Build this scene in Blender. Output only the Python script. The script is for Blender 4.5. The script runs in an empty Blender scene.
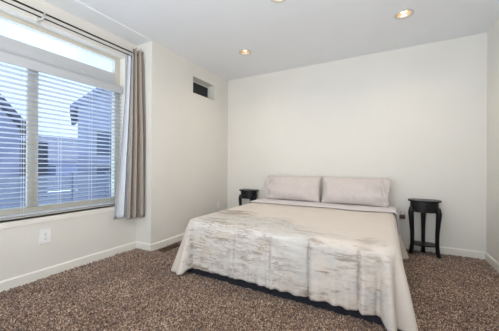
import bpy, bmesh, math, random
from mathutils import Vector, Matrix, noise
import numpy as np

random.seed(7)
scn = bpy.context.scene
C = scn.collection
PI = math.pi

def lin(r, g, b):
    f = lambda c: (c / 255 / 12.92) if c <= 10 else ((c / 255 + 0.055) / 1.055) ** 2.4
    return (f(r), f(g), f(b), 1.0)

# ------------------------------------------------------------------ camera
XL, XR, YB, XA, YA, H = -2.705, 1.037, 4.064, -2.986, 2.279, 2.74
yaw, roll = 0.50168, 0.00547
cam = bpy.data.cameras.new('camera'); camo = bpy.data.objects.new('camera', cam); C.objects.link(camo)
cam.sensor_fit = 'HORIZONTAL'; cam.sensor_width = 36.0; cam.lens = 253.81 / 499 * 36.0
cam.clip_start = 0.02; cam.clip_end = 200
fw = Vector((-math.sin(yaw), math.cos(yaw), 0)); rt = Vector((math.cos(yaw), math.sin(yaw), 0)); up = Vector((0, 0, 1))
r2 = rt * math.cos(roll) + up * math.sin(roll); u2 = up * math.cos(roll) - rt * math.sin(roll)
camo.matrix_world = Matrix(((r2.x, u2.x, -fw.x, 0.0), (r2.y, u2.y, -fw.y, 0.0), (r2.z, u2.z, -fw.z, 1.1177), (0, 0, 0, 1)))
scn.camera = camo

# ------------------------------------------------------------------ exposure, world, lights
vs = scn.view_settings
vs.view_transform = 'Standard'; vs.look = 'None'; vs.gamma = 1.0; vs.exposure = 0.17; vs.use_curve_mapping = False

world = bpy.data.worlds.new('sky'); scn.world = world; world.use_nodes = True
wt = world.node_tree; wt.nodes.clear()
wo = wt.nodes.new('ShaderNodeOutputWorld'); wb = wt.nodes.new('ShaderNodeBackground')
tc = wt.nodes.new('ShaderNodeTexCoord'); nz = wt.nodes.new('ShaderNodeTexNoise'); rp = wt.nodes.new('ShaderNodeValToRGB')
nz.inputs['Scale'].default_value = 3.0; nz.inputs['Detail'].default_value = 4
rp.color_ramp.elements[0].position = 0.35; rp.color_ramp.elements[0].color = (0.50, 0.72, 1.0, 1)
rp.color_ramp.elements[1].position = 0.62; rp.color_ramp.elements[1].color = (0.72, 0.87, 1.0, 1)
wt.links.new(tc.outputs['Generated'], nz.inputs['Vector']); wt.links.new(nz.outputs['Fac'], rp.inputs['Fac'])
wt.links.new(rp.outputs['Color'], wb.inputs['Color']); wt.links.new(wb.outputs[0], wo.inputs[0])
wb.inputs['Strength'].default_value = 1.5

def area(name, loc, rot, sx, sy, power, col, portal=False):
    l = bpy.data.lights.new(name, 'AREA'); l.shape = 'RECTANGLE'; l.size = sx; l.size_y = sy
    l.energy = power; l.color = col
    o = bpy.data.objects.new(name, l); C.objects.link(o); o.location = loc; o.rotation_euler = rot
    if portal: l.cycles.is_portal = True
    return o
# added fill lamp behind the camera, tipped up to brighten ceiling and walls
area('rear_fill_light', (-0.85, -1.40, 1.25), (PI / 2 + math.radians(60), 0, math.radians(22)), 3.2, 2.0, 124.0, (0.97, 0.98, 1.0))
area('window_portal', (-3.16, 1.17, 1.56), (0, -PI / 2, 0), 1.9, 1.84, 1.0, (1, 1, 1), portal=True)

sl = bpy.data.lights.new('sun', 'SUN'); sl.energy = 15.0; sl.angle = 0.02; sl.color = (0.86, 0.93, 1.0)
so_ = bpy.data.objects.new('sun', sl); C.objects.link(so_)
so_.rotation_euler = Vector((-0.06, -0.60, -0.79)).to_track_quat('-Z', 'Y').to_euler()   # high sun from behind the house: no beam enters the room

# ------------------------------------------------------------------ materials
def mat(name, col, rough=0.6, metal=0.0, spec=0.4, emit=None, estr=0.0, noise_amt=0.0, noise_scale=20.0, bump=0.0, bump_scale=200.0, sheen=0.0):
    m = bpy.data.materials.new(name); m.use_nodes = True
    nt = m.node_tree; b = nt.nodes['Principled BSDF']
    b.inputs['Base Color'].default_value = col; b.inputs['Roughness'].default_value = rough
    b.inputs['Metallic'].default_value = metal; b.inputs['Specular IOR Level'].default_value = spec
    b.inputs['Sheen Weight'].default_value = sheen
    if emit:
        b.inputs['Emission Color'].default_value = emit; b.inputs['Emission Strength'].default_value = estr
    t = nt.nodes.new('ShaderNodeTexCoord')
    if noise_amt:
        n = nt.nodes.new('ShaderNodeTexNoise'); n.inputs['Scale'].default_value = noise_scale; n.inputs['Detail'].default_value = 5
        nt.links.new(t.outputs['Object'], n.inputs['Vector'])
        r = nt.nodes.new('ShaderNodeValToRGB')
        k = noise_amt
        r.color_ramp.elements[0].position = 0.3; r.color_ramp.elements[1].position = 0.7
        r.color_ramp.elements[0].color = (col[0] * (1 - k), col[1] * (1 - k), col[2] * (1 - k), 1)
        r.color_ramp.elements[1].color = (min(1, col[0] * (1 + k)), min(1, col[1] * (1 + k)), min(1, col[2] * (1 + k)), 1)
        nt.links.new(n.outputs['Fac'], r.inputs['Fac']); nt.links.new(r.outputs['Color'], b.inputs['Base Color'])
    if bump:
        n2 = nt.nodes.new('ShaderNodeTexNoise'); n2.inputs['Scale'].default_value = bump_scale; n2.inputs['Detail'].default_value = 3
        nt.links.new(t.outputs['Object'], n2.inputs['Vector'])
        bm_ = nt.nodes.new('ShaderNodeBump'); bm_.inputs['Strength'].default_value = bump; bm_.inputs['Distance'].default_value = 0.004
        nt.links.new(n2.outputs['Fac'], bm_.inputs['Height']); nt.links.new(bm_.outputs['Normal'], b.inputs['Normal'])
    return m

M = {}
M['wall'] = mat('wall_paint', lin(228, 224, 215), 0.75, spec=0.25, noise_amt=0.012, noise_scale=3, bump=0.06, bump_scale=90)
M['ceil'] = mat('ceiling_paint', lin(236, 238, 240), 0.85, spec=0.2, noise_amt=0.01, noise_scale=3, bump=0.06, bump_scale=70)
M['trim'] = mat('white_trim_paint', lin(236, 232, 222), 0.45, spec=0.4, noise_amt=0.01)
M['vinyl'] = mat('almond_vinyl', lin(206, 201, 187), 0.45, noise_amt=0.01)
M['white_vinyl'] = mat('white_vinyl', lin(192, 193, 194), 0.45, noise_amt=0.01)
M['slat'] = mat('white_blind_slat', lin(190, 194, 200), 0.4, noise_amt=0.01)
M['cord'] = mat('white_cord', lin(225, 226, 228), 0.7, noise_amt=0.02)
M['rod'] = mat('dark_bronze_rod', lin(58, 52, 50), 0.4, metal=0.6, noise_amt=0.05)
M['bracket'] = mat('brushed_nickel', lin(215, 212, 205), 0.35, metal=0.4, noise_amt=0.03)
M['curtain'] = mat('taupe_curtain_fabric', lin(172, 160, 148), 0.6, spec=0.3, noise_amt=0.05, noise_scale=60, bump=0.08, bump_scale=400, sheen=0.3)
M['sheer'] = mat('pale_sheer_fabric', lin(216, 220, 226), 0.7, noise_amt=0.02, noise_scale=40)
M['black_wood'] = mat('black_painted_wood', lin(15, 15, 20), 0.34, spec=0.32, noise_amt=0.25, noise_scale=25)
M['knob'] = mat('dark_metal_knob', lin(70, 64, 58), 0.35, metal=0.8, noise_amt=0.05)
M['black_fabric'] = mat('black_box_spring_fabric', lin(34, 34, 42), 0.8, noise_amt=0.15, noise_scale=80, bump=0.1)
M['mattress'] = mat('mattress_fabric', lin(205, 198, 190), 0.8, noise_amt=0.03)
M['sheet'] = mat('pale_sheet_fabric', lin(218, 209, 208), 0.6, spec=0.3, noise_amt=0.03, noise_scale=15, bump=0.05, bump_scale=40, sheen=0.2)
M['pillow'] = mat('pillowcase_satin', lin(206, 195, 189), 0.55, spec=0.3, noise_amt=0.03, noise_scale=12, bump=0.05, bump_scale=40, sheen=0.2)
M['panel'] = mat('black_panel', lin(28, 29, 36), 0.35, noise_amt=0.15)
M['outlet'] = mat('outlet_plastic', lin(243, 242, 239), 0.4, noise_amt=0.01)
M['outlet_beige'] = mat('beige_outlet_plastic', lin(196, 180, 166), 0.5, noise_amt=0.02)
M['slot'] = mat('dark_slot', lin(40, 38, 36), 0.6, noise_amt=0.05)
M['plug'] = mat('brown_plug', lin(96, 74, 64), 0.5, noise_amt=0.05)
M['vent'] = mat('brown_register_metal', lin(92, 72, 56), 0.5, metal=0.3, noise_amt=0.06)
M['can_trim'] = mat('can_trim', lin(214, 208, 198), 0.45, noise_amt=0.01)
M['can_cone'] = mat('can_cone', lin(205, 180, 150), 0.3, metal=0.5, noise_amt=0.02)
M['lamp'] = mat('lamp_lens', (1, 0.9, 0.75, 1), 0.5, emit=(1.0, 0.83, 0.62, 1), estr=3.2, noise_amt=0.01)
M['siding'] = mat('lavender_siding', lin(132, 136, 160), 0.8, noise_amt=0.04, noise_scale=2)
M['siding2'] = mat('blue_siding', lin(112, 117, 142), 0.8, noise_amt=0.04, noise_scale=2)
M['roof'] = mat('slate_roof', lin(66, 72, 92), 0.9, noise_amt=0.15, noise_scale=6)
M['house_trim'] = mat('house_trim', lin(140, 144, 152), 0.7, noise_amt=0.01)
M['house_glass'] = mat('house_glass', lin(60, 70, 95), 0.15, noise_amt=0.1)
M['ground'] = mat('outside_ground', lin(190, 204, 222), 0.9, noise_amt=0.08, noise_scale=1)
M['slab'] = mat('bounce_slab_pale', (0.48, 0.55, 0.64, 1), 0.9, noise_amt=0.04, noise_scale=1)  # surface of the added slab that bounces sunlight indoors
M['fence'] = mat('pale_fence', lin(104, 108, 122), 0.8, noise_amt=0.03)

# clear glass: thin pane, mostly passes light and keeps a faint reflection
gm = bpy.data.materials.new('window_glass'); gm.use_nodes = True; nt = gm.node_tree; nt.nodes.clear()
o_ = nt.nodes.new('ShaderNodeOutputMaterial'); tr = nt.nodes.new('ShaderNodeBsdfTransparent'); gl = nt.nodes.new('ShaderNodeBsdfGlossy'); mx = nt.nodes.new('ShaderNodeMixShader')
tr.inputs[0].default_value = (0.96, 0.98, 1, 1); gl.inputs['Roughness'].default_value = 0.03; mx.inputs[0].default_value = 0.05
nt.links.new(tr.outputs[0], mx.inputs[1]); nt.links.new(gl.outputs[0], mx.inputs[2]); nt.links.new(mx.outputs[0], o_.inputs[0]); M['glass'] = gm

def node(nt, kind, **kw):
    n = nt.nodes.new(kind)
    for k, v in kw.items():
        if k in n.inputs: n.inputs[k].default_value = v
        else: setattr(n, k, v)
    return n
def math_(nt, op, a, b=None, clamp=False):
    n = nt.nodes.new('ShaderNodeMath'); n.operation = op; n.use_clamp = clamp
    for i, v in enumerate((a, b)):
        if v is None: continue
        if isinstance(v, (int, float)): n.inputs[i].default_value = v
        else: nt.links.new(v, n.inputs[i])
    return n.outputs[0]
def mixc(nt, fac, a, b):
    n = nt.nodes.new('ShaderNodeMix'); n.data_type = 'RGBA'
    for s, v in ((n.inputs[0], fac), (n.inputs[6], a), (n.inputs[7], b)):
        if isinstance(v, (int, float, tuple)): s.default_value = v
        else: nt.links.new(v, s)
    return n.outputs[2]

def carpet_material():
    m = bpy.data.materials.new('brown_shag_carpet'); m.use_nodes = True; nt = m.node_tree; b = nt.nodes['Principled BSDF']
    b.inputs['Roughness'].default_value = 0.95; b.inputs['Specular IOR Level'].default_value = 0.15
    b.inputs['Sheen Weight'].default_value = 0.25; b.inputs['Sheen Roughness'].default_value = 0.6
    t = node(nt, 'ShaderNodeTexCoord')
    v = node(nt, 'ShaderNodeTexVoronoi', Scale=135.0); nt.links.new(t.outputs['Object'], v.inputs['Vector'])
    sep = node(nt, 'ShaderNodeSeparateColor'); nt.links.new(v.outputs['Color'], sep.inputs[0])
    r = node(nt, 'ShaderNodeValToRGB'); cr = r.color_ramp
    cr.elements[0].position = 0.0; cr.elements[0].color = lin(38, 24, 17)
    cr.elements[1].position = 1.0; cr.elements[1].color = lin(224, 198, 174)
    e = cr.elements.new(0.35); e.color = lin(88, 62, 45)
    e = cr.elements.new(0.7); e.color = lin(145, 114, 91)
    n = node(nt, 'ShaderNodeTexNoise', Scale=3.0, Detail=3.0); nt.links.new(t.outputs['Object'], n.inputs['Vector'])
    n2 = node(nt, 'ShaderNodeTexNoise', Scale=75.0, Detail=3.0); nt.links.new(t.outputs['Object'], n2.inputs['Vector'])
    f = math_(nt, 'ADD', math_(nt, 'MULTIPLY', sep.outputs[0], 0.85), math_(nt, 'MULTIPLY', math_(nt, 'SUBTRACT', n2.outputs['Fac'], 0.35), 0.55))
    f = math_(nt, 'ADD', f, math_(nt, 'MULTIPLY', math_(nt, 'SUBTRACT', n.outputs['Fac'], 0.5), 0.35), True)
    nt.links.new(f, r.inputs['Fac']); nt.links.new(r.outputs['Color'], b.inputs['Base Color'])
    return m
M['carpet'] = carpet_material()

def comforter_material():
    # local frame: origin at the middle of the bed's foot on the floor
    m = bpy.data.materials.new('satin_comforter'); m.use_nodes = True; nt = m.node_tree; b = nt.nodes['Principled BSDF']
    b.inputs['Roughness'].default_value = 0.48; b.inputs['Specular IOR Level'].default_value = 0.4; b.inputs['Sheen Weight'].default_value = 0.15
    t = node(nt, 'ShaderNodeTexCoord'); s = node(nt, 'ShaderNodeSeparateXYZ'); nt.links.new(t.outputs['Object'], s.inputs[0])
    X, Y, Z = s.outputs
    def noise_of(scale, detail, stretch=(1, 1, 1), off=0):
        mp = node(nt, 'ShaderNodeMapping'); mp.inputs['Scale'].default_value = stretch; mp.inputs['Location'].default_value = (off, off * 0.7, off * 1.3)
        nt.links.new(t.outputs['Object'], mp.inputs['Vector'])
        n = node(nt, 'ShaderNodeTexNoise', Scale=scale, Detail=detail); n.inputs['Roughness'].default_value = 0.62
        nt.links.new(mp.outputs[0], n.inputs['Vector']); return n.outputs['Fac']
    def ramp(v, lo, hi):
        n = node(nt, 'ShaderNodeMapRange'); n.interpolation_type = 'SMOOTHSTEP'
        nt.links.new(v, n.inputs[0]); n.inputs[1].default_value = lo; n.inputs[2].default_value = hi; return n.outputs[0]
    nA = noise_of(3.2, 5, (1, 1, 1.6), 3.1)
    nB = noise_of(9.0, 6, (0.38, 1.7, 2.3), 7.7)
    nC = noise_of(5.0, 5, (0.6, 1.5, 1.6), 12.3)
    nD = noise_of(16.0, 5, (0.45, 2.0, 2.6), 21.0)
    # pale zone near the foot: Y below a slanting ragged line, clear of both corner flaps
    edge = math_(nt, 'SUBTRACT', math_(nt, 'SUBTRACT', 0.42, math_(nt, 'MULTIPLY', X, 0.30)), math_(nt, 'MULTIPLY', math_(nt, 'MULTIPLY', X, X), 0.27))
    edge = math_(nt, 'MAXIMUM', math_(nt, 'SUBTRACT', edge, math_(nt, 'MULTIPLY', ramp(X, 0.0, 0.55), 0.30)), 0.0)
    d = math_(nt, 'ADD', math_(nt, 'SUBTRACT', edge, Y), math_(nt, 'MULTIPLY', math_(nt, 'SUBTRACT', nC, 0.5), 0.9))
    pale = ramp(d, -0.08, 0.14)
    side = math_(nt, 'MULTIPLY', ramp(X, -0.935, -0.865), math_(nt, 'SUBTRACT', 1.0, ramp(X, 0.86, 0.97)))
    pale = math_(nt, 'MULTIPLY', pale, side)
    base = mixc(nt, nA, lin(210, 197, 183), lin(221, 209, 196))
    palec = mixc(nt, ramp(nB, 0.35, 0.66), lin(190, 183, 174), lin(228, 223, 215))
    palec = mixc(nt, math_(nt, 'MULTIPLY', ramp(nA, 0.48, 0.66), 0.6), palec, lin(206, 192, 172))
    palec = mixc(nt, math_(nt, 'MULTIPLY', ramp(X, -0.2, 0.5), 0.6), palec, lin(196, 190, 184))
    col = mixc(nt, pale, base, palec)
    # brown worn streaks, strongest along the border of the pale zone and down the left of the foot
    band = math_(nt, 'SUBTRACT', 1.0, ramp(math_(nt, 'ABSOLUTE', math_(nt, 'SUBTRACT', d, 0.10)), 0.02, 0.26))
    lft = math_(nt, 'MULTIPLY', math_(nt, 'SUBTRACT', 1.0, ramp(X, -0.55, 0.25)), 0.75)
    w = math_(nt, 'MULTIPLY', math_(nt, 'MAXIMUM', math_(nt, 'MULTIPLY', band, 0.75), math_(nt, 'MULTIPLY', lft, pale)), side)
    st = math_(nt, 'MULTIPLY', ramp(nB, 0.51, 0.63), w)
    col = mixc(nt, math_(nt, 'MULTIPLY', st, 1.0), col, lin(142, 122, 103))
    nE = noise_of(12.0, 7, (0.45, 1.5, 2.0), 33.0); nF = noise_of(4.0, 3, (1, 1, 1), 41.0)
    crack = math_(nt, 'SUBTRACT', 1.0, ramp(math_(nt, 'ABSOLUTE', math_(nt, 'SUBTRACT', nE, 0.5)), 0.004, 0.030))
    crack = math_(nt, 'MULTIPLY', math_(nt, 'MULTIPLY', crack, ramp(nF, 0.38, 0.56)), math_(nt, 'MULTIPLY', pale, math_(nt, 'SUBTRACT', 0.75, math_(nt, 'MULTIPLY', ramp(X, -0.1, 0.45), 0.45))))
    col = mixc(nt, crack, col, lin(138, 116, 96))
    st2 = math_(nt, 'MULTIPLY', ramp(nD, 0.60, 0.70), math_(nt, 'MULTIPLY', pale, 0.65))
    col = mixc(nt, st2, col, lin(138, 126, 116))
    # two worn spots: one far left on top, one near the right foot corner
    for (cx, cy, rx, ry, amt) in ((-0.68, 0.56, 0.24, 0.17, 1.0), (0.76, 0.10, 0.10, 0.12, 0.5)):
        dx = math_(nt, 'DIVIDE', math_(nt, 'SUBTRACT', X, cx), rx); dy = math_(nt, 'DIVIDE', math_(nt, 'SUBTRACT', Y, cy), ry)
        q = math_(nt, 'ADD', math_(nt, 'MULTIPLY', dx, dx), math_(nt, 'MULTIPLY', dy, dy))
        q = math_(nt, 'ADD', q, math_(nt, 'MULTIPLY', math_(nt, 'SUBTRACT', nB, 0.5), 6.0))
        k = math_(nt, 'MULTIPLY', math_(nt, 'SUBTRACT', 1.0, ramp(q, 0.1, 1.1)), amt * 0.85)
        col = mixc(nt, k, col, lin(138, 110, 86))
    nt.links.new(col, b.inputs['Base Color'])
    bp = node(nt, 'ShaderNodeBump', Strength=0.35, Distance=0.02)
    nt.links.new(noise_of(14, 4, (0.7, 1.2, 0.7), 5), bp.inputs['Height']); nt.links.new(bp.outputs['Normal'], b.inputs['Normal'])
    return m
M['comforter'] = comforter_material()

# ------------------------------------------------------------------ mesh helpers
class MB:
    def __init__(s): s.v = []; s.f = []
    def add(s, vs_, fs):
        n = len(s.v); s.v += [tuple(p) for p in vs_]; s.f += [tuple(i + n for i in f) for f in fs]
    def box(s, x0, x1, y0, y1, z0, z1):
        s.add([(x0, y0, z0), (x1, y0, z0), (x1, y1, z0), (x0, y1, z0), (x0, y0, z1), (x1, y0, z1), (x1, y1, z1), (x0, y1, z1)],
              [(0, 3, 2, 1), (4, 5, 6, 7), (0, 1, 5, 4), (1, 2, 6, 5), (2, 3, 7, 6), (3, 0, 4, 7)]); return s
    def prism(s, pts, axis, a, b):          # pts: 2-D outline, extruded along axis from a to b
        n = len(pts)
        def mk(p, w):
            return {'x': (w, p[0], p[1]), 'y': (p[0], w, p[1]), 'z': (p[0], p[1], w)}[axis]
        s.add([mk(p, a) for p in pts] + [mk(p, b) for p in pts],
              [tuple(range(n))[::-1], tuple(range(n, 2 * n))] + [(i, (i + 1) % n, n + (i + 1) % n, n + i) for i in range(n)]); return s
    def tube(s, pts, radii, seg=12, cap=True):
        n0 = len(s.v); pts = [Vector(p) for p in pts]
        if isinstance(radii, (int, float)): radii = [radii] * len(pts)
        for i, p in enumerate(pts):
            t = (pts[min(i + 1, len(pts) - 1)] - pts[max(i - 1, 0)]).normalized()
            a = Vector((0, 0, 1)) if abs(t.z) < 0.8 else Vector((1, 0, 0))
            u = t.cross(a).normalized(); w = t.cross(u)
            for k in range(seg):
                q = p + (u * math.cos(2 * PI * k / seg) + w * math.sin(2 * PI * k / seg)) * radii[i]; s.v.append(tuple(q))
        for i in range(len(pts) - 1):
            for k in range(seg):
                a = n0 + i * seg + k; b = n0 + i * seg + (k + 1) % seg
                s.f.append((a, b, b + seg, a + seg))
        if cap:
            s.f.append(tuple(range(n0, n0 + seg))[::-1]); s.f.append(tuple(range(n0 + (len(pts) - 1) * seg, n0 + len(pts) * seg)))
        return s
    def lathe(s, prof, cx=0, cy=0, seg=32):
        n0 = len(s.v)
        for (r, z) in prof:
            for k in range(seg): s.v.append((cx + r * math.cos(2 * PI * k / seg), cy + r * math.sin(2 * PI * k / seg), z))
        for i in range(len(prof) - 1):
            for k in range(seg):
                a = n0 + i * seg + k; b = n0 + i * seg + (k + 1) % seg
                s.f.append((a, b, b + seg, a + seg))
        return s
    def build(s, name, m, parent=None, loc=(0, 0, 0), bevel=0.0, smooth=False, fixn=True):
        # vertices are given in the parent's frame (or the world), loc moves the origin to loc
        me = bpy.data.meshes.new(name)
        L = Vector(loc)
        me.from_pydata([tuple(Vector(p) - L) for p in s.v], [], s.f); me.update()
        if fixn or bevel:
            bm = bmesh.new(); bm.from_mesh(me)
            bmesh.ops.recalc_face_normals(bm, faces=bm.faces)
            if bevel:
                bmesh.ops.bevel(bm, geom=[e for e in bm.edges if len(e.link_faces) == 2 and e.calc_face_angle(0) > 0.6], offset=bevel, segments=2, affect='EDGES', profile=0.7)
            bm.to_mesh(me); bm.free()
        me.materials.append(M[m])
        if smooth:
            for p in me.polygons: p.use_smooth = True
        o = bpy.data.objects.new(name, me); C.objects.link(o); o.location = loc
        if parent: o.parent = parent
        return o

def tag(o, label, cat, group=None, kind=None):
    o['label'] = label; o['category'] = cat
    if group: o['group'] = group
    if kind: o['kind'] = kind
    return o
def thing(name, label, cat, loc, rz=0.0, group=None):
    o = bpy.data.objects.new(name, None); C.objects.link(o); o.empty_display_size = 0.1
    o.location = loc; o.rotation_euler = (0, 0, rz); return tag(o, label, cat, group)
def struct(o, label=None):
    o['kind'] = 'structure'
    if label: o['label'] = label
    return o
def copy_tree(o, parent=None):
    c = o.copy(); C.objects.link(c)
    if parent: c.parent = parent
    for ch in list(o.children): copy_tree(ch, c)
    return c

# ------------------------------------------------------------------ room shell
YR = -1.65                         # inner face of the wall behind the camera
WY0, WY1, WZ0, WZ1 = 0.25, 2.092, 0.612, 2.500   # opening of the left window
YN = 0.06                          # near end of the window bay
NY0, NY1, NZ0, NZ1, NX = 3.07, 3.645, 2.262, 2.523, -2.862   # small niche

# carpet: dense tufts over the part in view, one plain strip behind
x0, x1, y0, y1, st = XA - 0.01, XR + 0.01, 0.5, YB + 0.01, 0.0088
nx = int((x1 - x0) / st) + 1; ny = int((y1 - y0) / st) + 1
rng = np.random.default_rng(3)
gx, gy = np.meshgrid(np.linspace(x0, x1, nx), np.linspace(y0, y1, ny), indexing='ij')
gz = rng.uniform(-0.017, 0.008, gx.shape)
lowf = np.sin(gx * 7.1 + 1.3 * np.sin(gy * 5.3)) * np.sin(gy * 6.7 + 1.7 * np.sin(gx * 4.1))
gz += lowf * 0.003
jx = rng.uniform(-0.004, 0.004, gx.shape); jy = rng.uniform(-0.004, 0.004, gx.shape)
jx[[0, -1], :] = 0; jy[:, [0, -1]] = 0
co = np.stack([gx + jx, gy + jy, gz], -1).reshape(-1, 3)
i, j = np.meshgrid(np.arange(nx - 1), np.arange(ny - 1), indexing='ij'); a = (i * ny + j).ravel()
quads = np.stack([a, a + ny, a + ny + 1, a + 1], -1)
nv = len(co)
co = np.vstack([co, [[x0, YR - 0.01, 0], [x1, YR - 0.01, 0], [x1, y0 + 0.005, 0], [x0, y0 + 0.005, 0]]])
quads = np.vstack([quads, [[nv, nv + 1, nv + 2, nv + 3]]])
me = bpy.data.meshes.new('floor'); me.vertices.add(len(co)); me.vertices.foreach_set('co', co.astype('f4').ravel())
me.loops.add(quads.size); me.loops.foreach_set('vertex_index', quads.astype('i4').ravel())
me.polygons.add(len(quads)); me.polygons.foreach_set('loop_start', np.arange(0, quads.size, 4, dtype='i4'))
me.update(calc_edges=True); me.validate(); me.materials.append(M['carpet'])
floor = bpy.data.objects.new('floor', me); C.objects.link(floor); struct(floor, 'brown speckled shag carpet floor')

CANS = [(-1.81, 3.148), (0.135, 3.158), (-0.933, 2.262)]
hr = 0.062
xs = sorted({XL - 0.0, XR + 0.15} | {c[0] + s * hr for c in CANS for s in (-1, 1)})
ys = sorted({YR - 0.15, YB + 0.15} | {c[1] + s * hr for c in CANS for s in (-1, 1)})
mb = MB()
for ax, bx_ in zip(xs, xs[1:]):
    for ay, by_ in zip(ys, ys[1:]):
        if any(abs((ax + bx_) / 2 - c[0]) < hr * .9 and abs((ay + by_) / 2 - c[1]) < hr * .9 for c in CANS): continue
        mb.box(ax, bx_, ay, by_, H, H + 0.15)
mb.box(-3.25, XL, YR - 0.15, YN, H, H + 0.15).box(-3.25, XL, YA, YB + 0.15, H, H + 0.15)
mb.box(-3.25, XL, YN, YA, H - 0.013, H + 0.15)
struct(mb.build('ceiling', 'ceil'))

mb = MB()
mb.box(-3.25, XL, NY1, YB + 0.15, -0.05, H).box(-3.25, XL, YA, NY0, -0.05, H)
mb.box(-3.25, XL, NY0, NY1, -0.05, NZ0).box(-3.25, XL, NY0, NY1, NZ1, H).box(-3.25, NX - 0.02, NY0, NY1, NZ0, NZ1)
mb.box(-3.25, XA, YN, YA, -0.05, WZ0).box(-3.25, XA, YN, YA, WZ1, H)
mb.box(-3.25, XA, YN, WY0, WZ0, WZ1).box(-3.25, XA, WY1, YA, WZ0, WZ1)
mb.box(-3.25, XL, YR - 0.15, YN, -0.05, H)
struct(mb.build('wall_left', 'wall'))
struct(MB().box(XL, XR, YB, YB + 0.15, -0.05, H).build('wall_back', 'wall'))
struct(MB().box(XR, XR + 0.15, YR - 0.15, YB + 0.15, -0.05, H).build('wall_right', 'wall'))
# wall behind the camera; its wide window is added for the fill light
RX0, RX1, RZ0, RZ1 = -2.5, 0.8, 0.15, 2.45
mb = MB().box(XL, RX0, YR - 0.15, YR, -0.05, H).box(RX1, XR, YR - 0.15, YR, -0.05, H).box(RX0, RX1, YR - 0.15, YR, -0.05, RZ0).box(RX0, RX1, YR - 0.15, YR, RZ1, H)
struct(mb.build('wall_rear', 'wall'))
w2 = struct(MB().box(RX0, RX1, YR - 0.11, YR - 0.05, RZ0, RZ0 + 0.06).box(RX0, RX1, YR - 0.11, YR - 0.05, RZ1 - 0.06, RZ1).box(RX0, RX0 + 0.06, YR - 0.11, YR - 0.05, RZ0, RZ1).box(RX1 - 0.06, RX1, YR - 0.11, YR - 0.05, RZ0, RZ1).box(-0.88, -0.82, YR - 0.11, YR - 0.05, RZ0, RZ1).build('added_rear_window', 'white_vinyl'))
MB().box(RX0 + .06, RX1 - .06, YR - 0.09, YR - 0.084, RZ0 + .06, RZ1 - .06).build('glass_pane', 'glass', w2)

# baseboards
bh, bt = 0.088, 0.014
def board(name, x0, x1, y0, y1, ax):
    # profile with an eased top
    mb = MB()
    if ax == 'y': # runs along y, face towards +x if x1 > x0
        pts = [(x0, -0.03), (x1, -0.03), (x1, bh - 0.012), (x0 + (x1 - x0) * 0.45, bh), (x0, bh)]
        mb.prism(pts, 'y', y0, y1)
    else:
        pts = [(y0, -0.03), (y1, -0.03), (y1, bh - 0.012), (y0 + (y1 - y0) * 0.45, bh), (y0, bh)]
        mb.prism(pts, 'x', x0, x1)
    return struct(mb.build(name, 'trim'))
board('baseboard_window_wall', XA, XA + bt, YN, YA, 'y')
board('baseboard_bay_return', XA + bt, XL + bt, YA, YA - bt, 'x')
board('baseboard_left', XL, XL + bt, YA, YB, 'y')
board('baseboard_back', XL + bt, XR, YB, YB - bt, 'x')
board('baseboard_right', XR, XR - bt, YR, YB - bt, 'y')

# left window
FX0, FX1 = -3.155, -3.085
win = struct(MB().box(FX0, FX1, WY0, WY1, WZ1 - 0.042, WZ1).box(FX0, FX1, WY0, WY1, WZ0, WZ0 + 0.085)
             .box(FX0, FX1, WY0, WY0 + 0.07, WZ0 + .085, WZ1 - .042).box(FX0, FX1, WY1 - 0.07, WY1, WZ0 + .085, WZ1 - .042).build('window_1', 'vinyl', bevel=0.004))
MB().box(FX0, FX1 + 0.008, WY0 + 0.07, WY1 - 0.07, 2.09, 2.285).build('transom_bar', 'white_vinyl', win, bevel=0.004)
MB().box(-3.122, FX1 - 0.006, 1.128, 1.170, WZ0 + .085, 2.09).box(-3.122, FX1 - 0.02, 1.175, 1.222, WZ0 + .085, 2.09).build('mullion', 'vinyl', win, bevel=0.003)
MB().box(-3.124, -3.118, WY0 + .07, WY1 - .07, 2.285, WZ1 - .042).build('glass_pane', 'glass', win)
MB().box(-3.124, -3.118, WY0 + .07, 1.128, WZ0 + .085, 2.09).build('glass_pane', 'glass', win)
MB().box(-3.124, -3.118, 1.222, WY1 - .07, WZ0 + .085, 2.09).build('glass_pane', 'glass', win)
struct(MB().box(FX1, XA + 0.011, WY0 - 0.0, WY1 - 0.0, WZ0 - 0.012, WZ0 + 0.012).box(XA, XA + 0.011, WY0 - 0.05, WY1 + 0.05, WZ0 - 0.012, WZ0 + 0.012).build('window_sill', 'trim', win, bevel=0.004))
struct(MB().box(XA, XA + 0.008, WY0 - 0.04, WY1 + 0.04, WZ0 - 0.066, WZ0 - 0.012).build('sill_apron', 'trim', win, bevel=0.003))

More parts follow.
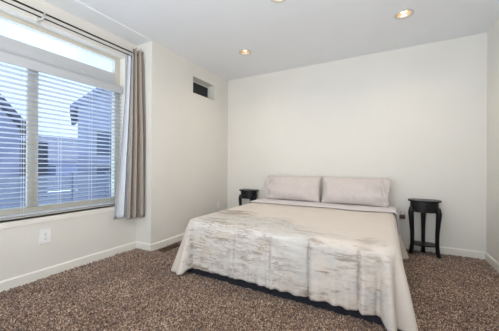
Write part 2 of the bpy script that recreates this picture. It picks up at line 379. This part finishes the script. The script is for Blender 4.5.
# ------------------------------------------------------------------ window blind
BX, BY0, BY1 = -3.046, WY0 + 0.012, WY1 - 0.012
bl = thing('window_blind', 'white horizontal slatted blind lowered over the big left window, slats open', 'blind', (BX, (BY0 + BY1) / 2, WZ0 + 0.03))
def bl_local(mb): mb.v = [(x - BX, y - (BY0 + BY1) / 2, z - WZ0 - 0.03) for x, y, z in mb.v]; return mb
bl_local(MB().box(BX - 0.03, BX + 0.03, BY0, BY1, 2.04, 2.105).box(BX + 0.03, BX + 0.036, BY0, BY1, 2.030, 2.118)).build('headrail', 'white_vinyl', bl, bevel=0.003)
nsl = 29; z_top, z_bot = 2.005, 0.668
pitch = (z_top - z_bot) / nsl
slat_me = None
for k in range(nsl):
    z = z_top - k * pitch
    if slat_me is None:
        tilt = math.tan(math.radians(9)); pts = []
        for q in range(7):
            x = -0.025 + 0.05 * q / 6; pts.append((x, x * tilt + 0.003 * (1 - (x / 0.025) ** 2)))
        pts = pts + [(x, zz - 0.0028) for x, zz in reversed(pts)]
        mb = MB().prism(pts, 'y', BY0 - (BY0 + BY1) / 2, BY1 - (BY0 + BY1) / 2)
        s0 = mb.build('slat', 'slat', bl); slat_me = s0.data; s = s0
    else:
        s = s0.copy(); C.objects.link(s)
    s.location = (0, 0, z - WZ0 - 0.03)
bl_local(MB().box(BX - 0.026, BX + 0.026, BY0, BY1, 0.632, 0.652)).build('bottom_rail', 'slat', bl, bevel=0.004)
for yy in (0.42, 0.75, 1.075, 1.385, 1.70, 1.95):
    mb = MB()
    for xx in (BX - 0.027, BX + 0.027): mb.tube([(xx, yy, 0.645), (xx, yy, 2.04)], 0.0016, 6)
    bl_local(mb).build('ladder_cord', 'cord', bl)

# ------------------------------------------------------------------ curtain rod and curtain
rod = thing('curtain_rod', 'double dark curtain rod above the left window', 'curtain rod', (XA, 1.17, 2.53))
def loc_of(mb, o): mb.v = [tuple(Vector(v) - Vector(o.location)) for v in mb.v]; return mb
RFX, RFZ, RBX, RBZ = -2.872, 2.548, -2.931, 2.528
loc_of(MB().tube([(RFX, 0.12, RFZ), (RFX, 2.235, RFZ)], 0.0085, 14), rod).build('front_rod', 'rod', rod, smooth=False)
loc_of(MB().tube([(RBX, 0.12, RBZ), (RBX, 2.235, RBZ)], 0.006, 12), rod).build('back_rod', 'rod', rod)
for yy in (0.15, 1.17, 2.24):
    mb = MB().box(XA, XA + 0.006, yy - 0.014, yy + 0.014, 2.475, 2.555)
    mb.box(XA + .006, RFX + 0.012, yy - 0.006, yy + 0.006, 2.508, 2.520)
    mb.box(RFX + 0.004, RFX + 0.012, yy - 0.007, yy + 0.007, 2.515, 2.55).box(RFX - 0.012, RFX + 0.012, yy - 0.008, yy + 0.008, 2.526, 2.537)
    loc_of(mb, rod).build('bracket', 'bracket', rod, bevel=0.001)

def hanging(name, m, label, cat, zt, zb, xc, yl0, yl1, yr0, yr1, folds, a0, a1, ph0, lean, th):
    nu, nvv = 200, 44
    mb = MB()
    for jv in range(nvv + 1):
        t = jv / nvv; z = zt + (zb - zt) * t
        yl = yl0 + (yl1 - yl0) * t ** 1.4; yr = yr0 + (yr1 - yr0) * min(1, t * 1.5)
        for iu in range(nu + 1):
            u = iu / nu
            amp = a0 + (a1 - a0) * min(1, t * 2.0)
            ph = 2 * PI * folds * (u + 0.05 * math.sin(5 * u + ph0)) + 0.35 * math.sin(3 * t + ph0) + ph0
            x = xc + amp * (math.sin(ph) + 0.25 * math.sin(2 * ph + 0.6)) + 0.006 * t * math.sin(2.3 * ph + 1) + lean * u * (0.4 + 0.6 * t)
            y = yl + (yr - yl) * u + 0.5 * (yr - yl) / folds * 0.32 * math.cos(ph) * (0.5 + 0.5 * t)
            zz = z + (0.006 * math.sin(ph) if t > 0.98 else 0) + (0.010 * math.sin(ph) if t < 0.01 else 0)
            mb.v.append((max(x, XA + 0.012), min(y, 2.270), zz))
    for jv in range(nvv):
        for iu in range(nu):
            a = jv * (nu + 1) + iu; mb.f.append((a, a + 1, a + nu + 2, a + nu + 1))
    o = mb.build(name, m, loc=(xc, (yl0 + yr0) / 2, zb), smooth=True)
    so = o.modifiers.new('thick', 'SOLIDIFY'); so.thickness = th; so.offset = 0
    return tag(o, label, cat)
hanging('curtain', 'curtain', 'taupe satin curtain panel gathered at the right end of the window', 'curtain', 2.610, 0.438, -2.862, 2.105, 2.045, 2.245, 2.268, 3.0, 0.022, 0.050, 0.6, 0.04, 0.004)
hanging('sheer_curtain', 'sheer', 'pale bluish sheer curtain panel showing behind the left edge of the taupe curtain', 'curtain', 2.552, 0.452, -2.935, 2.085, 1.915, 2.19, 2.14, 2.0, 0.010, 0.020, 2.2, 0.0, 0.002)

# ------------------------------------------------------------------ wall things
p = thing('niche_panel', 'small black panel set in the niche high on the left wall', 'screen', (NX, (NY0 + NY1) / 2, NZ0))  # black panel of unknown use at the back of the niche
hw = (NY1 - NY0) / 2
MB().box(-0.02, -0.006, -hw, hw, 0.0, NZ1 - NZ0).build('back_plate', 'panel', p)
MB().box(-0.006, 0.0, -hw + 0.0, hw - 0.004, NZ1 - NZ0 - 0.016, NZ1 - NZ0).build('top_rim', 'trim', p)

def outlet(loc, axis, label, pw=0.036, ph=0.058):
    o = thing('wall_outlet', label, 'outlet', loc, {'x': 0.0, '-y': -PI / 2}[axis], 'duplex wall outlets')
    MB().box(0, 0.007, -pw, pw, -ph, ph).build('cover_plate', 'outlet', o, bevel=0.003)
    for zz in (-0.025, 0.025):
        r = MB().prism([(0.017 * math.cos(a) * 1.0, zz + 0.0155 * math.sin(a)) for a in [2 * PI * k / 20 for k in range(20)]], 'x', 0.004, 0.008)
        f = r.build('receptacle', 'outlet', o)
        MB().box(0.0078, 0.0086, -0.0085, -0.0060, zz - 0.002, zz + 0.008).box(0.0078, 0.0086, 0.0060, 0.0085, zz - 0.002, zz + 0.007).box(0.0078, 0.0086, -0.003, 0.003, zz - 0.011, zz - 0.006).build('slots', 'slot', f)
    MB().tube([(0.005, 0, 0), (0.0075, 0, 0)], 0.0035, 10).build('screw', 'knob', o)
    return o
outlet((XA, 1.236, 0.405), 'x', 'white wall outlet low on the wall below the left window', 0.050, 0.070)
outlet((XL, 3.755, 0.40), 'x', 'small white wall outlet on the left wall near the back corner, behind the bed')
outlet((0.170, YB, 0.455), '-y', 'wall outlet on the back wall between bed and right nightstand, a brown plug in it', 0.030, 0.046)
for o_ in C.objects:
    if o_.name.startswith('cover_plate') and o_.parent and abs(o_.parent.location.x - 0.17) < 0.01:
        o_.data.materials[0] = M['outlet_beige']
pg = tag(MB().box(-0.036, 0.030, -0.050, -0.009, -0.036, 0.012).box(-0.020, 0.014, -0.068, -0.050, -0.028, 0.004).build('plug', 'plug', loc=(0, 0, 0), bevel=0.004), 'brown plug in the back wall outlet beside the bed', 'plug')
pg.location = (0.17, YB, 0.442)

rg = thing('floor_register', 'brown metal floor register in the carpet along the left wall', 'vent', (-2.575, 2.49, 0.006))
mb = MB().box(-0.055, -0.040, -0.16, 0.16, 0, 0.010).box(0.040, 0.055, -0.16, 0.16, 0, 0.010).box(-0.04, 0.04, -0.16, -0.14, 0, 0.010).box(-0.04, 0.04, 0.14, 0.16, 0, 0.010)
for k in range(13): mb.box(-0.04, 0.04, -0.126 + k * 0.021 - 0.003, -0.126 + k * 0.021 + 0.003, 0.001, 0.008)
mb.build('grille', 'vent', rg)
MB().box(-0.042, 0.042, -0.142, 0.142, -0.006, 0.001).build('duct', 'slot', rg)

# ------------------------------------------------------------------ recessed ceiling lights
def can(loc, label):
    o = thing('recessed_light', label, 'ceiling light', loc, 0, 'recessed ceiling lights')
    MB().lathe([(0.062, 0.0), (0.092, 0.0), (0.092, -0.004), (0.086, -0.008), (0.066, -0.006), (0.060, 0.004), (0.062, 0.006)]).build('trim_ring', 'can_trim', o, smooth=True)
    MB().lathe([(0.061, 0.004), (0.058, 0.02), (0.045, 0.05), (0.040, 0.06)]).build('reflector', 'can_cone', o, smooth=True)
    MB().lathe([(0.0005, 0.022), (0.02, 0.024), (0.036, 0.032), (0.043, 0.046), (0.042, 0.056), (0.0005, 0.057)]).build('lamp', 'lamp', o, smooth=True)
    l = bpy.data.lights.new('lamp_light', 'SPOT'); l.energy = 17.0; l.color = (1.0, 0.87, 0.72); l.spot_size = math.radians(150); l.spot_blend = 1.0; l.shadow_soft_size = 0.04
    lo = bpy.data.objects.new('lamp_light', l); C.objects.link(lo); lo.parent = o; lo.location = (0, 0, -0.012)
    return o
for (cx, cy), lb in zip(CANS, ('lit recessed ceiling light near the back left corner, above the left side of the bed',
                               'lit recessed ceiling light on the right, above the right side of the bed',
                               'recessed ceiling light at the very top edge of the photo, nearest the camera')):
    can((cx, cy, H), lb)

# ------------------------------------------------------------------ bed
BXC, BYF = -0.90, 2.0
bed = thing('bed', 'king bed on black split box springs against the back wall', 'bed', (BXC, BYF, 0))
MB().box(-0.945, -0.003, 0.022, 2.02, -0.008, 0.285).build('box_spring', 'black_fabric', bed, bevel=0.012)
MB().box(0.003, 0.945, 0.022, 2.02, -0.008, 0.285).build('box_spring', 'black_fabric', bed, bevel=0.012)
MB().box(-0.945, 0.945, 0.022, 2.02, 0.287, 0.520).build('mattress', 'mattress', bed, bevel=0.03, smooth=True)

# pale sheet over the head of the mattress, its sides hanging a little
def sheet():
    mb = MB(); prof = []
    hwid = 0.990; zt = 0.572
    for k in range(9): prof.append((-hwid - 0.022 * (1 - k / 8), 0.30 + (zt - 0.04 - 0.30) * k / 8))
    for k in range(1, 5):
        a = PI / 2 * k / 4; prof.append((-hwid + 0.04 * (1 - math.cos(a)), zt - 0.04 + 0.04 * math.sin(a)))
    for k in range(1, 40): prof.append((-hwid + 0.04 + (2 * hwid - 0.08) * k / 40, zt))
    prof += [(-x, z) for x, z in reversed(prof[:13])]
    nvv = 26
    for jv in range(nvv + 1):
        yb = jv / nvv
        for x, z in prof:
            ys0 = 1.42 + 0.02 * math.sin(3.1 * x + 1) + 0.012 * math.sin(8.3 * x) + (0.16 * max(0, x - 0.55) ** 0.9 if x > 0.55 else 0)
            y = ys0 + (2.02 - ys0) * yb
            w = 0.010 * noise.noise((x * 4, y * 9, 1.0)) + 0.006 * noise.noise((x * 13, y * 20, 4.0))
            if z < zt - 0.02: w2_ = 0.010 * math.sin(y * 22 + x) * (zt - z) / 0.3; x = x + math.copysign(max(w2_, -0.004) + 0.004, x)
            else: z = z + max(w, 0)
            mb.v.append((x, y, z))
    n = len(prof)
    for jv in range(nvv):
        for iu in range(n - 1):
            a = jv * n + iu; mb.f.append((a, a + 1, a + n + 1, a + n))
    o = mb.build('bed_sheet', 'sheet', smooth=True); o.location = (BXC, BYF, 0)
    so = o.modifiers.new('thick', 'SOLIDIFY'); so.thickness = 0.009; so.offset = -1
    return tag(o, 'pale lilac-beige sheet over the head of the bed below the pillows', 'sheet')
sheet()

def comforter():
    # local frame: x across the bed (0 = middle), y from the foot towards the head
    hw_, yh, rc, zt, er = 0.972, 1.62, 0.11, 0.553, 0.055
    path = []                                   # (x, y, nx, ny, arclength)
    L1 = yh - rc; N1 = 60
    for k in range(N1): path.append((-hw_, yh - L1 * k / N1, -1, 0))
    for k in range(17):
        a = PI + PI / 2 * k / 16; path.append((-hw_ + rc + rc * math.cos(a), rc + rc * math.sin(a), math.cos(a), math.sin(a)))
    N2 = 430
    for k in range(1, N2): path.append((-hw_ + rc + (2 * hw_ - 2 * rc) * k / N2, 0, 0, -1))
    for k in range(17):
        a = -PI / 2 + PI / 2 * k / 16; path.append((hw_ - rc + rc * math.cos(a), rc + rc * math.sin(a), math.cos(a), math.sin(a)))
    for k in range(1, N1 + 1): path.append((hw_, rc + L1 * k / N1, 1, 0))
    s_ = [0.0]
    for q in range(1, len(path)): s_.append(s_[-1] + math.hypot(path[q][0] - path[q - 1][0], path[q][1] - path[q - 1][1]))
    sc1 = s_[N1 + 8]; sc2 = s_[N1 + 17 + N2 - 1 + 8]; S = s_[-1]
    creases = [(-0.345, .7, 0.0), (0.018, .8, 0.0), (0.348, 1.2, 0.14), (0.714, 1.2, 0.22)]
    nt_in, nt_r, nt_d = 22, 5, 26
    rows = []
    for (x, y, nx_, ny_), s in zip(path, s_):
        col = []
        # point on the spine this column fans in to
        cy = max(y, hw_) if y > hw_ else hw_
        cx = 0.0
        ex, ey = x - nx_ * er, y - ny_ * er
        for k in range(nt_in):
            q = k / nt_in
            px, py = cx + (ex - cx) * q, min(cy, yh) + (ey - min(cy, yh)) * q
            wz = 0.004 * noise.noise((px * 5, py * 3, 2.2)) + 0.0025 * noise.noise((px * 14, py * 11, 5.0))
            for (c, am, ln) in creases:
                if ln: wz -= 0.007 * am * math.exp(-((px - c) / 0.011) ** 2) * max(0, 1 - max(0, py - 0.05) / ln)
            wz = max(wz, -0.009) + 0.0 * max(0, 1 - (yh - py) / 0.05) ** 0.5 if yh - py < 0.05 else max(wz, -0.009)
            col.append((px, py, zt + wz))
        wl = math.exp(-((s - sc1 + 0.03) / (0.20 if s < sc1 - 0.03 else 0.085)) ** 2); wr = math.exp(-((s - sc2 - 0.03) / (0.22 if s > sc2 + 0.03 else 0.085)) ** 2)
        wc = max(wl, wr)
        whead = math.exp(-((S - s) / 0.16) ** 2)
        foot = 1.0 if abs(ny_) > 0.99 else 0.0
        hem = 0.090 - 0.007 * (x + 1) if foot else 0.035
        hem = hem * (1 - max(wl ** 0.6, wr ** 0.6)) + 0.010 * max(wl ** 0.6, wr ** 0.6)
        hem += 0.002 * math.sin(s * 9)
        hem = hem * (1 - whead) + 0.012 * whead
        for k in range(nt_r):
            a = PI / 2 * k / nt_r
            col.append((ex + nx_ * er * math.sin(a), ey + ny_ * er * math.sin(a), zt - er + er * math.cos(a)))
        for k in range(nt_d + 1):
            t = k / nt_d; z = (zt - er) + (hem - zt + er) * t
            out = 0.008 + 0.026 * t ** 0.7
            out += wl * 0.135 * t ** 1.1 + wr * 0.06 * t ** 0.85 + whead * 0.10 * t ** 1.5
            # narrow pleats standing beside the corners
            for (sc, dl, am, wd) in ((sc1, 0.10, 0.055, 0.022), (sc2, -0.105, 0.060, 0.022), (sc2, -0.055, -0.060, 0.020), (sc2, 0.035, -0.035, 0.018), (sc1, 0.055, -0.040, 0.020), (sc2, 0.17, 0.045, 0.04), (sc1, -0.16, 0.03, 0.05), (sc2, -0.01, 0.070, 0.018), (sc2, 0.075, 0.045, 0.022), (sc1, 0.01, 0.030, 0.014)):
                out -= am * t ** 0.8 * math.exp(-((s - sc - dl) / wd) ** 2)
            if foot:
                f1 = max(0, min(1, (x + 0.35) / 0.5)); 
                out += t ** 1.6 * (0.014 * math.sin(x * 52 + 3 * noise.noise((x * 3, 0, 0))) * (0.35 + 0.65 * f1) + 0.012 * noise.noise((x * 9, z * 2.5, 3)))
                out += 0.006 * noise.noise((x * 7, z * 9, 8)) * min(1, 4 * t)
                for (c, am, ln) in creases:
                    out -= 0.024 * am * math.exp(-((x - c) / 0.008) ** 2) * min(1, 0.35 + t * 3) * (1.0 - 0.3 * t)
                    out += 0.009 * am * (math.exp(-((x - c - 0.03) / 0.018) ** 2) + math.exp(-((x - c + 0.03) / 0.018) ** 2)) * t
            else:
                out += t ** 1.3 * 0.018 * math.sin(s * 20 + 1.0)
            out = max(out, -0.006)
            sx = 0.0
            col.append((x + nx_ * out, y + ny_ * out, z))
        rows.append(col)
    n = len(rows[0]); mb = MB()
    for col in rows: mb.v += col
    for i_ in range(len(rows) - 1):
        for k in range(n - 1):
            a = i_ * n + k; mb.f.append((a, a + 1, a + n + 1, a + n))
    me = bpy.data.meshes.new('comforter'); me.from_pydata(mb.v, [], mb.f)
    bm = bmesh.new(); bm.from_mesh(me); bmesh.ops.remove_doubles(bm, verts=bm.verts, dist=0.0004)
    bmesh.ops.recalc_face_normals(bm, faces=bm.faces)
    bm.to_mesh(me); bm.free(); me.materials.append(M['comforter'])
    for p_ in me.polygons: p_.use_smooth = True
    o = bpy.data.objects.new('comforter', me); C.objects.link(o); o.location = (BXC, BYF, 0)
    so = o.modifiers.new('thick', 'SOLIDIFY'); so.thickness = 0.012; so.offset = -1 
    return tag(o, 'beige satin comforter with pale and worn brown patches, spread over the bed to the carpet', 'comforter')
comforter()

def pillow(xc, yc, zc, w, h, tilt, rz, label, seed, open_side):
    nu, nv_ = 64, 40; T = 0.105
    mb = MB()
    def P(u, v, side):
        cu = (1 - abs(u) ** 3.2); cv = (1 - abs(v) ** 2.8)
        th = T * (max(cu, 0) ** 0.55) * (max(cv, 0) ** 0.6)
        px = w / 2 * u * (1 - 0.035 * (1 - v * v) * abs(u) ** 3 + 0.0); pz = h / 2 * v * (1 - 0.05 * (1 - u * u) * abs(v) ** 3)
        wr = 0.020 * noise.noise((px * 6 + seed, pz * 7, side)) + 0.005 * noise.noise((px * 17 + seed, pz * 13, side + 4))
        # soft creases running in from the cuff end
        e = max(0, u * open_side - 0.45); wr += 0.045 * e * math.sin(pz * 34 + px * 14 + seed) * cv + 0.022 * max(0, -v - 0.3) * math.sin(px * 30 + 6 * math.sin(px * 9 + seed)) * cv
        return (px, side * (th + wr * min(1, th / 0.03)), pz)
    n = nu + 1
    for side in (-1, 1):
        b0 = len(mb.v)
        for jv in range(nv_ + 1):
            for iu in range(nu + 1): mb.v.append(P(-1 + 2 * iu / nu, -1 + 2 * jv / nv_, side))
        for jv in range(nv_):
            for iu in range(nu):
                a = b0 + jv * n + iu; q = (a, a + 1, a + n + 1, a + n)
                mb.f.append(q if side < 0 else q[::-1])
    me = bpy.data.meshes.new('pillow'); me.from_pydata(mb.v, [], mb.f)
    bm = bmesh.new(); bm.from_mesh(me); bmesh.ops.remove_doubles(bm, verts=bm.verts, dist=0.0005); bmesh.ops.recalc_face_normals(bm, faces=bm.faces)
    bm.to_mesh(me); bm.free(); me.materials.append(M['pillow'])
    for p_ in me.polygons: p_.use_smooth = True
    o = bpy.data.objects.new('pillow', me); C.objects.link(o)
    o.location = (xc, yc, zc); o.rotation_euler = (-tilt, 0, rz)
    tag(o, label, 'pillow', 'pillows on the bed')
    # open cuff of the pillowcase: a soft flattened sleeve at one end
    mb = MB(); ns, nl = 40, 8
    for k in range(nl + 1):
        q = k / nl; px = open_side * (w / 2 * 0.86 + 0.075 * q)
        for a_ in range(ns):
            a = 2 * PI * a_ / ns; v = math.sin(a); cs = math.cos(a)
            hz = h / 2 * (0.965 - 0.05 * q + 0.015 * math.sin(4 * q + seed))
            th = T * (0.60 - 0.22 * q) * max(1 - abs(v) ** 2.8, 0.0) ** 0.6 + 0.004
            wv = 0.016 * q * math.sin(6.5 * v + seed + 1.5 * q) + 0.006 * q * math.sin(15 * v + seed)
            mb.v.append((px + open_side * 0.014 * q * math.sin(3 * v + seed), math.copysign(th, cs) * min(1, abs(cs) * 4) + wv, hz * v))
    for k in range(nl):
        for a_ in range(ns):
            a = k * ns + a_; b = k * ns + (a_ + 1) % ns; mb.f.append((a, b, b + ns, a + ns))
    c = mb.build('cuff', 'pillow', o, smooth=True)
    so = c.modifiers.new('thick', 'SOLIDIFY'); so.thickness = 0.004; so.offset = 0
    return o
tl = math.radians(17)
pillow(-1.335, 3.865, 0.764, 0.885, 0.402, tl, 0.0, 'left pillow of the two standing at the head of the bed, smooth pale beige', 1.3, -1)
pillow(-0.440, 3.860, 0.764, 0.870, 0.402, tl, 0.0, 'right pillow of the two at the head of the bed, wrinkled at its right end', 6.1, 1)

# ------------------------------------------------------------------ nightstands
def nightstand(loc, label):
    o = thing('nightstand', label, 'nightstand', loc, 0, 'matching oval black nightstands')
    A, B = 0.178, 0.140
    def oval(a, b, n=56, flat=None):
        pts = []
        for k in range(n):
            t = 2 * PI * k / n; x = a * math.copysign(abs(math.cos(t)) ** 0.85, math.cos(t)); y = b * math.sin(t)
            if flat is not None: y = min(y, flat)
            pts.append((x, y))
        return pts
    MB().prism(oval(A, B, flat=0.115), 'z', 0.672, 0.692).build('top', 'black_wood', o, bevel=0.004)
    MB().prism(oval(A - 0.026, B - 0.022, flat=0.100), 'z', 0.542, 0.672).build('apron', 'black_wood', o, bevel=0.002)
    # bowed drawer front, proud of the apron
    pts = []
    for rr in (0.0, 0.007):
        row = []
        for k in range(15):
            t = -PI / 2 + (k - 7) / 7 * 0.78
            row.append(((A - 0.026 + rr) * math.sin((k - 7) / 7 * 0.80), -(B - 0.022 + rr) * math.cos((k - 7) / 7 * 0.80)))
        pts.append(row)
    d = MB().prism(pts[1] + pts[0][::-1], 'z', 0.560, 0.655).build('drawer', 'black_wood', o, bevel=0.0015)
    MB().tube([(0, -B + 0.016, 0.607), (0, -B + 0.004, 0.607), (0, -B - 0.001, 0.607), (0, -B - 0.010, 0.607), (0, -B - 0.014, 0.607)], [0.004, 0.004, 0.010, 0.011, 0.005], 16).build('knob', 'knob', d, smooth=True)
    def leg(dx, dy, px, py, top=0.60):
        # cabriole line: knee swells outward, ankle draws in, foot turns out
        path = [(0.0, top, 0.024), (0.005, 0.565, 0.027), (0.010, 0.535, 0.028), (0.009, 0.49, 0.027), (0.003, 0.40, 0.024), (-0.004, 0.29, 0.021), (-0.006, 0.20, 0.020), (-0.004, 0.12, 0.020), (0.003, 0.05, 0.021), (0.011, 0.012, 0.023), (0.013, -0.008, 0.023)]
        fine = []
        for q in range(len(path) - 1):
            p0, p1, p2, p3 = path[max(q - 1, 0)], path[q], path[q + 1], path[min(q + 2, len(path) - 1)]
            for r in range(4):
                t = r / 4
                fine.append(tuple(0.5 * (2 * p1[i] + (p2[i] - p0[i]) * t + (2 * p0[i] - 5 * p1[i] + 4 * p2[i] - p3[i]) * t * t + (3 * p1[i] - p0[i] - 3 * p2[i] + p3[i]) * t ** 3) for i in range(3)))
        fine.append(path[-1]); mb = MB(); seg = 12
        for (off, z, r) in fine:
            cx, cy = px + dx * off, py + dy * off
            for k in range(seg):
                a = 2 * PI * k / seg + PI / 4
                sq = 1.0 / max(abs(math.cos(a - PI / 4)), abs(math.sin(a - PI / 4))); sq = 1 + (sq - 1) * 0.6
                mb.v.append((cx + r * 1.04 * sq * math.cos(a - PI / 4 + math.atan2(dy, dx)), cy + r * 1.04 * sq * math.sin(a - PI / 4 + math.atan2(dy, dx)), z))
        for i_ in range(len(fine) - 1):
            for k in range(seg):
                a = i_ * seg + k; b = i_ * seg + (k + 1) % seg; mb.f.append((a, b, b + seg, a + seg))
        mb.f.append(tuple(range(seg))); mb.f.append(tuple(range((len(fine) - 1) * seg, len(fine) * seg)))
        mb.build('leg', 'black_wood', o, smooth=True)
    s = math.sqrt(.5)
    leg(-0.93, -0.37, -0.136, -0.050); leg(0.93, -0.37, 0.136, -0.050); leg(0, 0.4, 0, 0.088)
    MB().prism(oval(0.146, 0.112, flat=0.090), 'z', 0.122, 0.137).build('shelf', 'black_wood', o, bevel=0.003)
    return o
ns = nightstand((0.400, 3.915, 0), 'black oval three-legged nightstand on the carpet right of the bed, fully in view')
n2 = copy_tree(ns); n2.location = (-2.165, 3.93, 0)
n2['label'] = 'black oval nightstand left of the bed, its lower half hidden behind the comforter'

# ------------------------------------------------------------------ outside: neighbouring houses
struct(MB().box(-60, -3.6, -40, 60, -0.9, -0.6).build('outside_ground', 'ground'), 'grey ground outside the window')
struct(MB().box(-9.6, -3.27, -14, 10, -0.6, -0.5).build('added_bounce_slab', 'slab'), 'pale added light-bouncing patio outside the window')  # slab added to throw sunlight up onto the ceiling by the window
GZ = -0.6
def house_window(parent, x, y0, y1, z0, z1):
    f = MB().box(x, x + 0.05, y0, y1, z0, z1).build('window_frame', 'house_trim', parent, bevel=0.01)
    MB().box(x + 0.03, x + 0.06, y0 + .07, y1 - .07, z0 + .07, z1 - .07).build('pane', 'house_glass', f)
# left: gable end facing the window
hA = thing('house', 'blue gabled house at the left seen through the blind', 'house', (-17, 2.3, GZ))
MB().prism([(-2.6, 0), (2.55, 0), (2.55, 3.25), (0, 6.4), (-2.6, 3.25)], 'x', -3, 3).build('wall', 'siding', hA)
mb = MB()
mb.prism([(0, 6.45), (2.85, 3.0), (2.85, 3.28), (0, 6.75)], 'x', -3.1, 3.35).prism([(0, 6.45), (0, 6.75), (-2.85, 3.28), (-2.85, 3.0)], 'x', -3.1, 3.35)
mb.build('roof', 'roof', hA)
MB().box(-1, 2.6, 2.55, 3.75, 0, 2.75).build('side_porch', 'roof', hA)
house_window(hA, 3.0, 0.6, 1.6, 1.5, 3.0)
# right: taller lavender house
hB = thing('house', 'tall lavender house at the right seen through the blind', 'house', (-12.67, 9.69, GZ), math.radians(-27))
MB().prism([(-2.84, 0), (3.0, 0), (3.0, 4.3), (0.1, 7.0), (-2.84, 4.3)], 'x', -3, 2.2).build('wall', 'siding', hB)
MB().prism([(0.1, 6.95), (3.3, 4.0), (3.3, 4.25), (0.1, 7.25)], 'x', -3.2, 2.5).prism([(0.1, 6.95), (0.1, 7.25), (-3.14, 4.25), (-3.14, 4.0)], 'x', -3.2, 2.5).build('roof', 'siding2', hB)
house_window(hB, 2.2, -2.2, -1.3, 2.1, 3.3)
house_window(hB, 2.2, -2.2, -1.3, 0.5, 1.7)
MB().box(2.2, 2.28, -0.95, -0.75, 0, 5.6).build('corner_board', 'house_trim', hB)
# middle: long low house with a dark roof
hC = thing('house', 'long low dark-roofed house in the middle seen through the blind', 'house', (-25, 11.4, GZ))
MB().box(-3, 3, -5.6, 4.6, 0, 2.1).build('wall', 'siding2', hC)
MB().prism([(-3.3, 1.95), (3.3, 1.95), (0.2, 4.15), (-0.2, 4.15)], 'y', -5.9, 4.9).build('roof', 'roof', hC)
house_window(hC, 3.0, -3.0, -1.6, 0.6, 1.7)
house_window(hC, 3.0, 0.2, 1.6, 0.6, 1.7)
fn = thing('fence', 'grey horizontal board fence in front of the houses outside', 'fence', (-10.2, 5.4, GZ))
mb = MB()
for k in range(9): mb.box(-0.02, 0.02, -2.9, 2.2, 0.06 + k * 0.145, 0.06 + k * 0.145 + 0.125)
mb.build('boards', 'fence', fn)
for yy in (-2.8, -1.55, -0.3, 0.95, 2.1): MB().box(-0.08, 0.06, yy - 0.05, yy + 0.05, 0, 1.45).build('post', 'fence', fn, bevel=0.01)
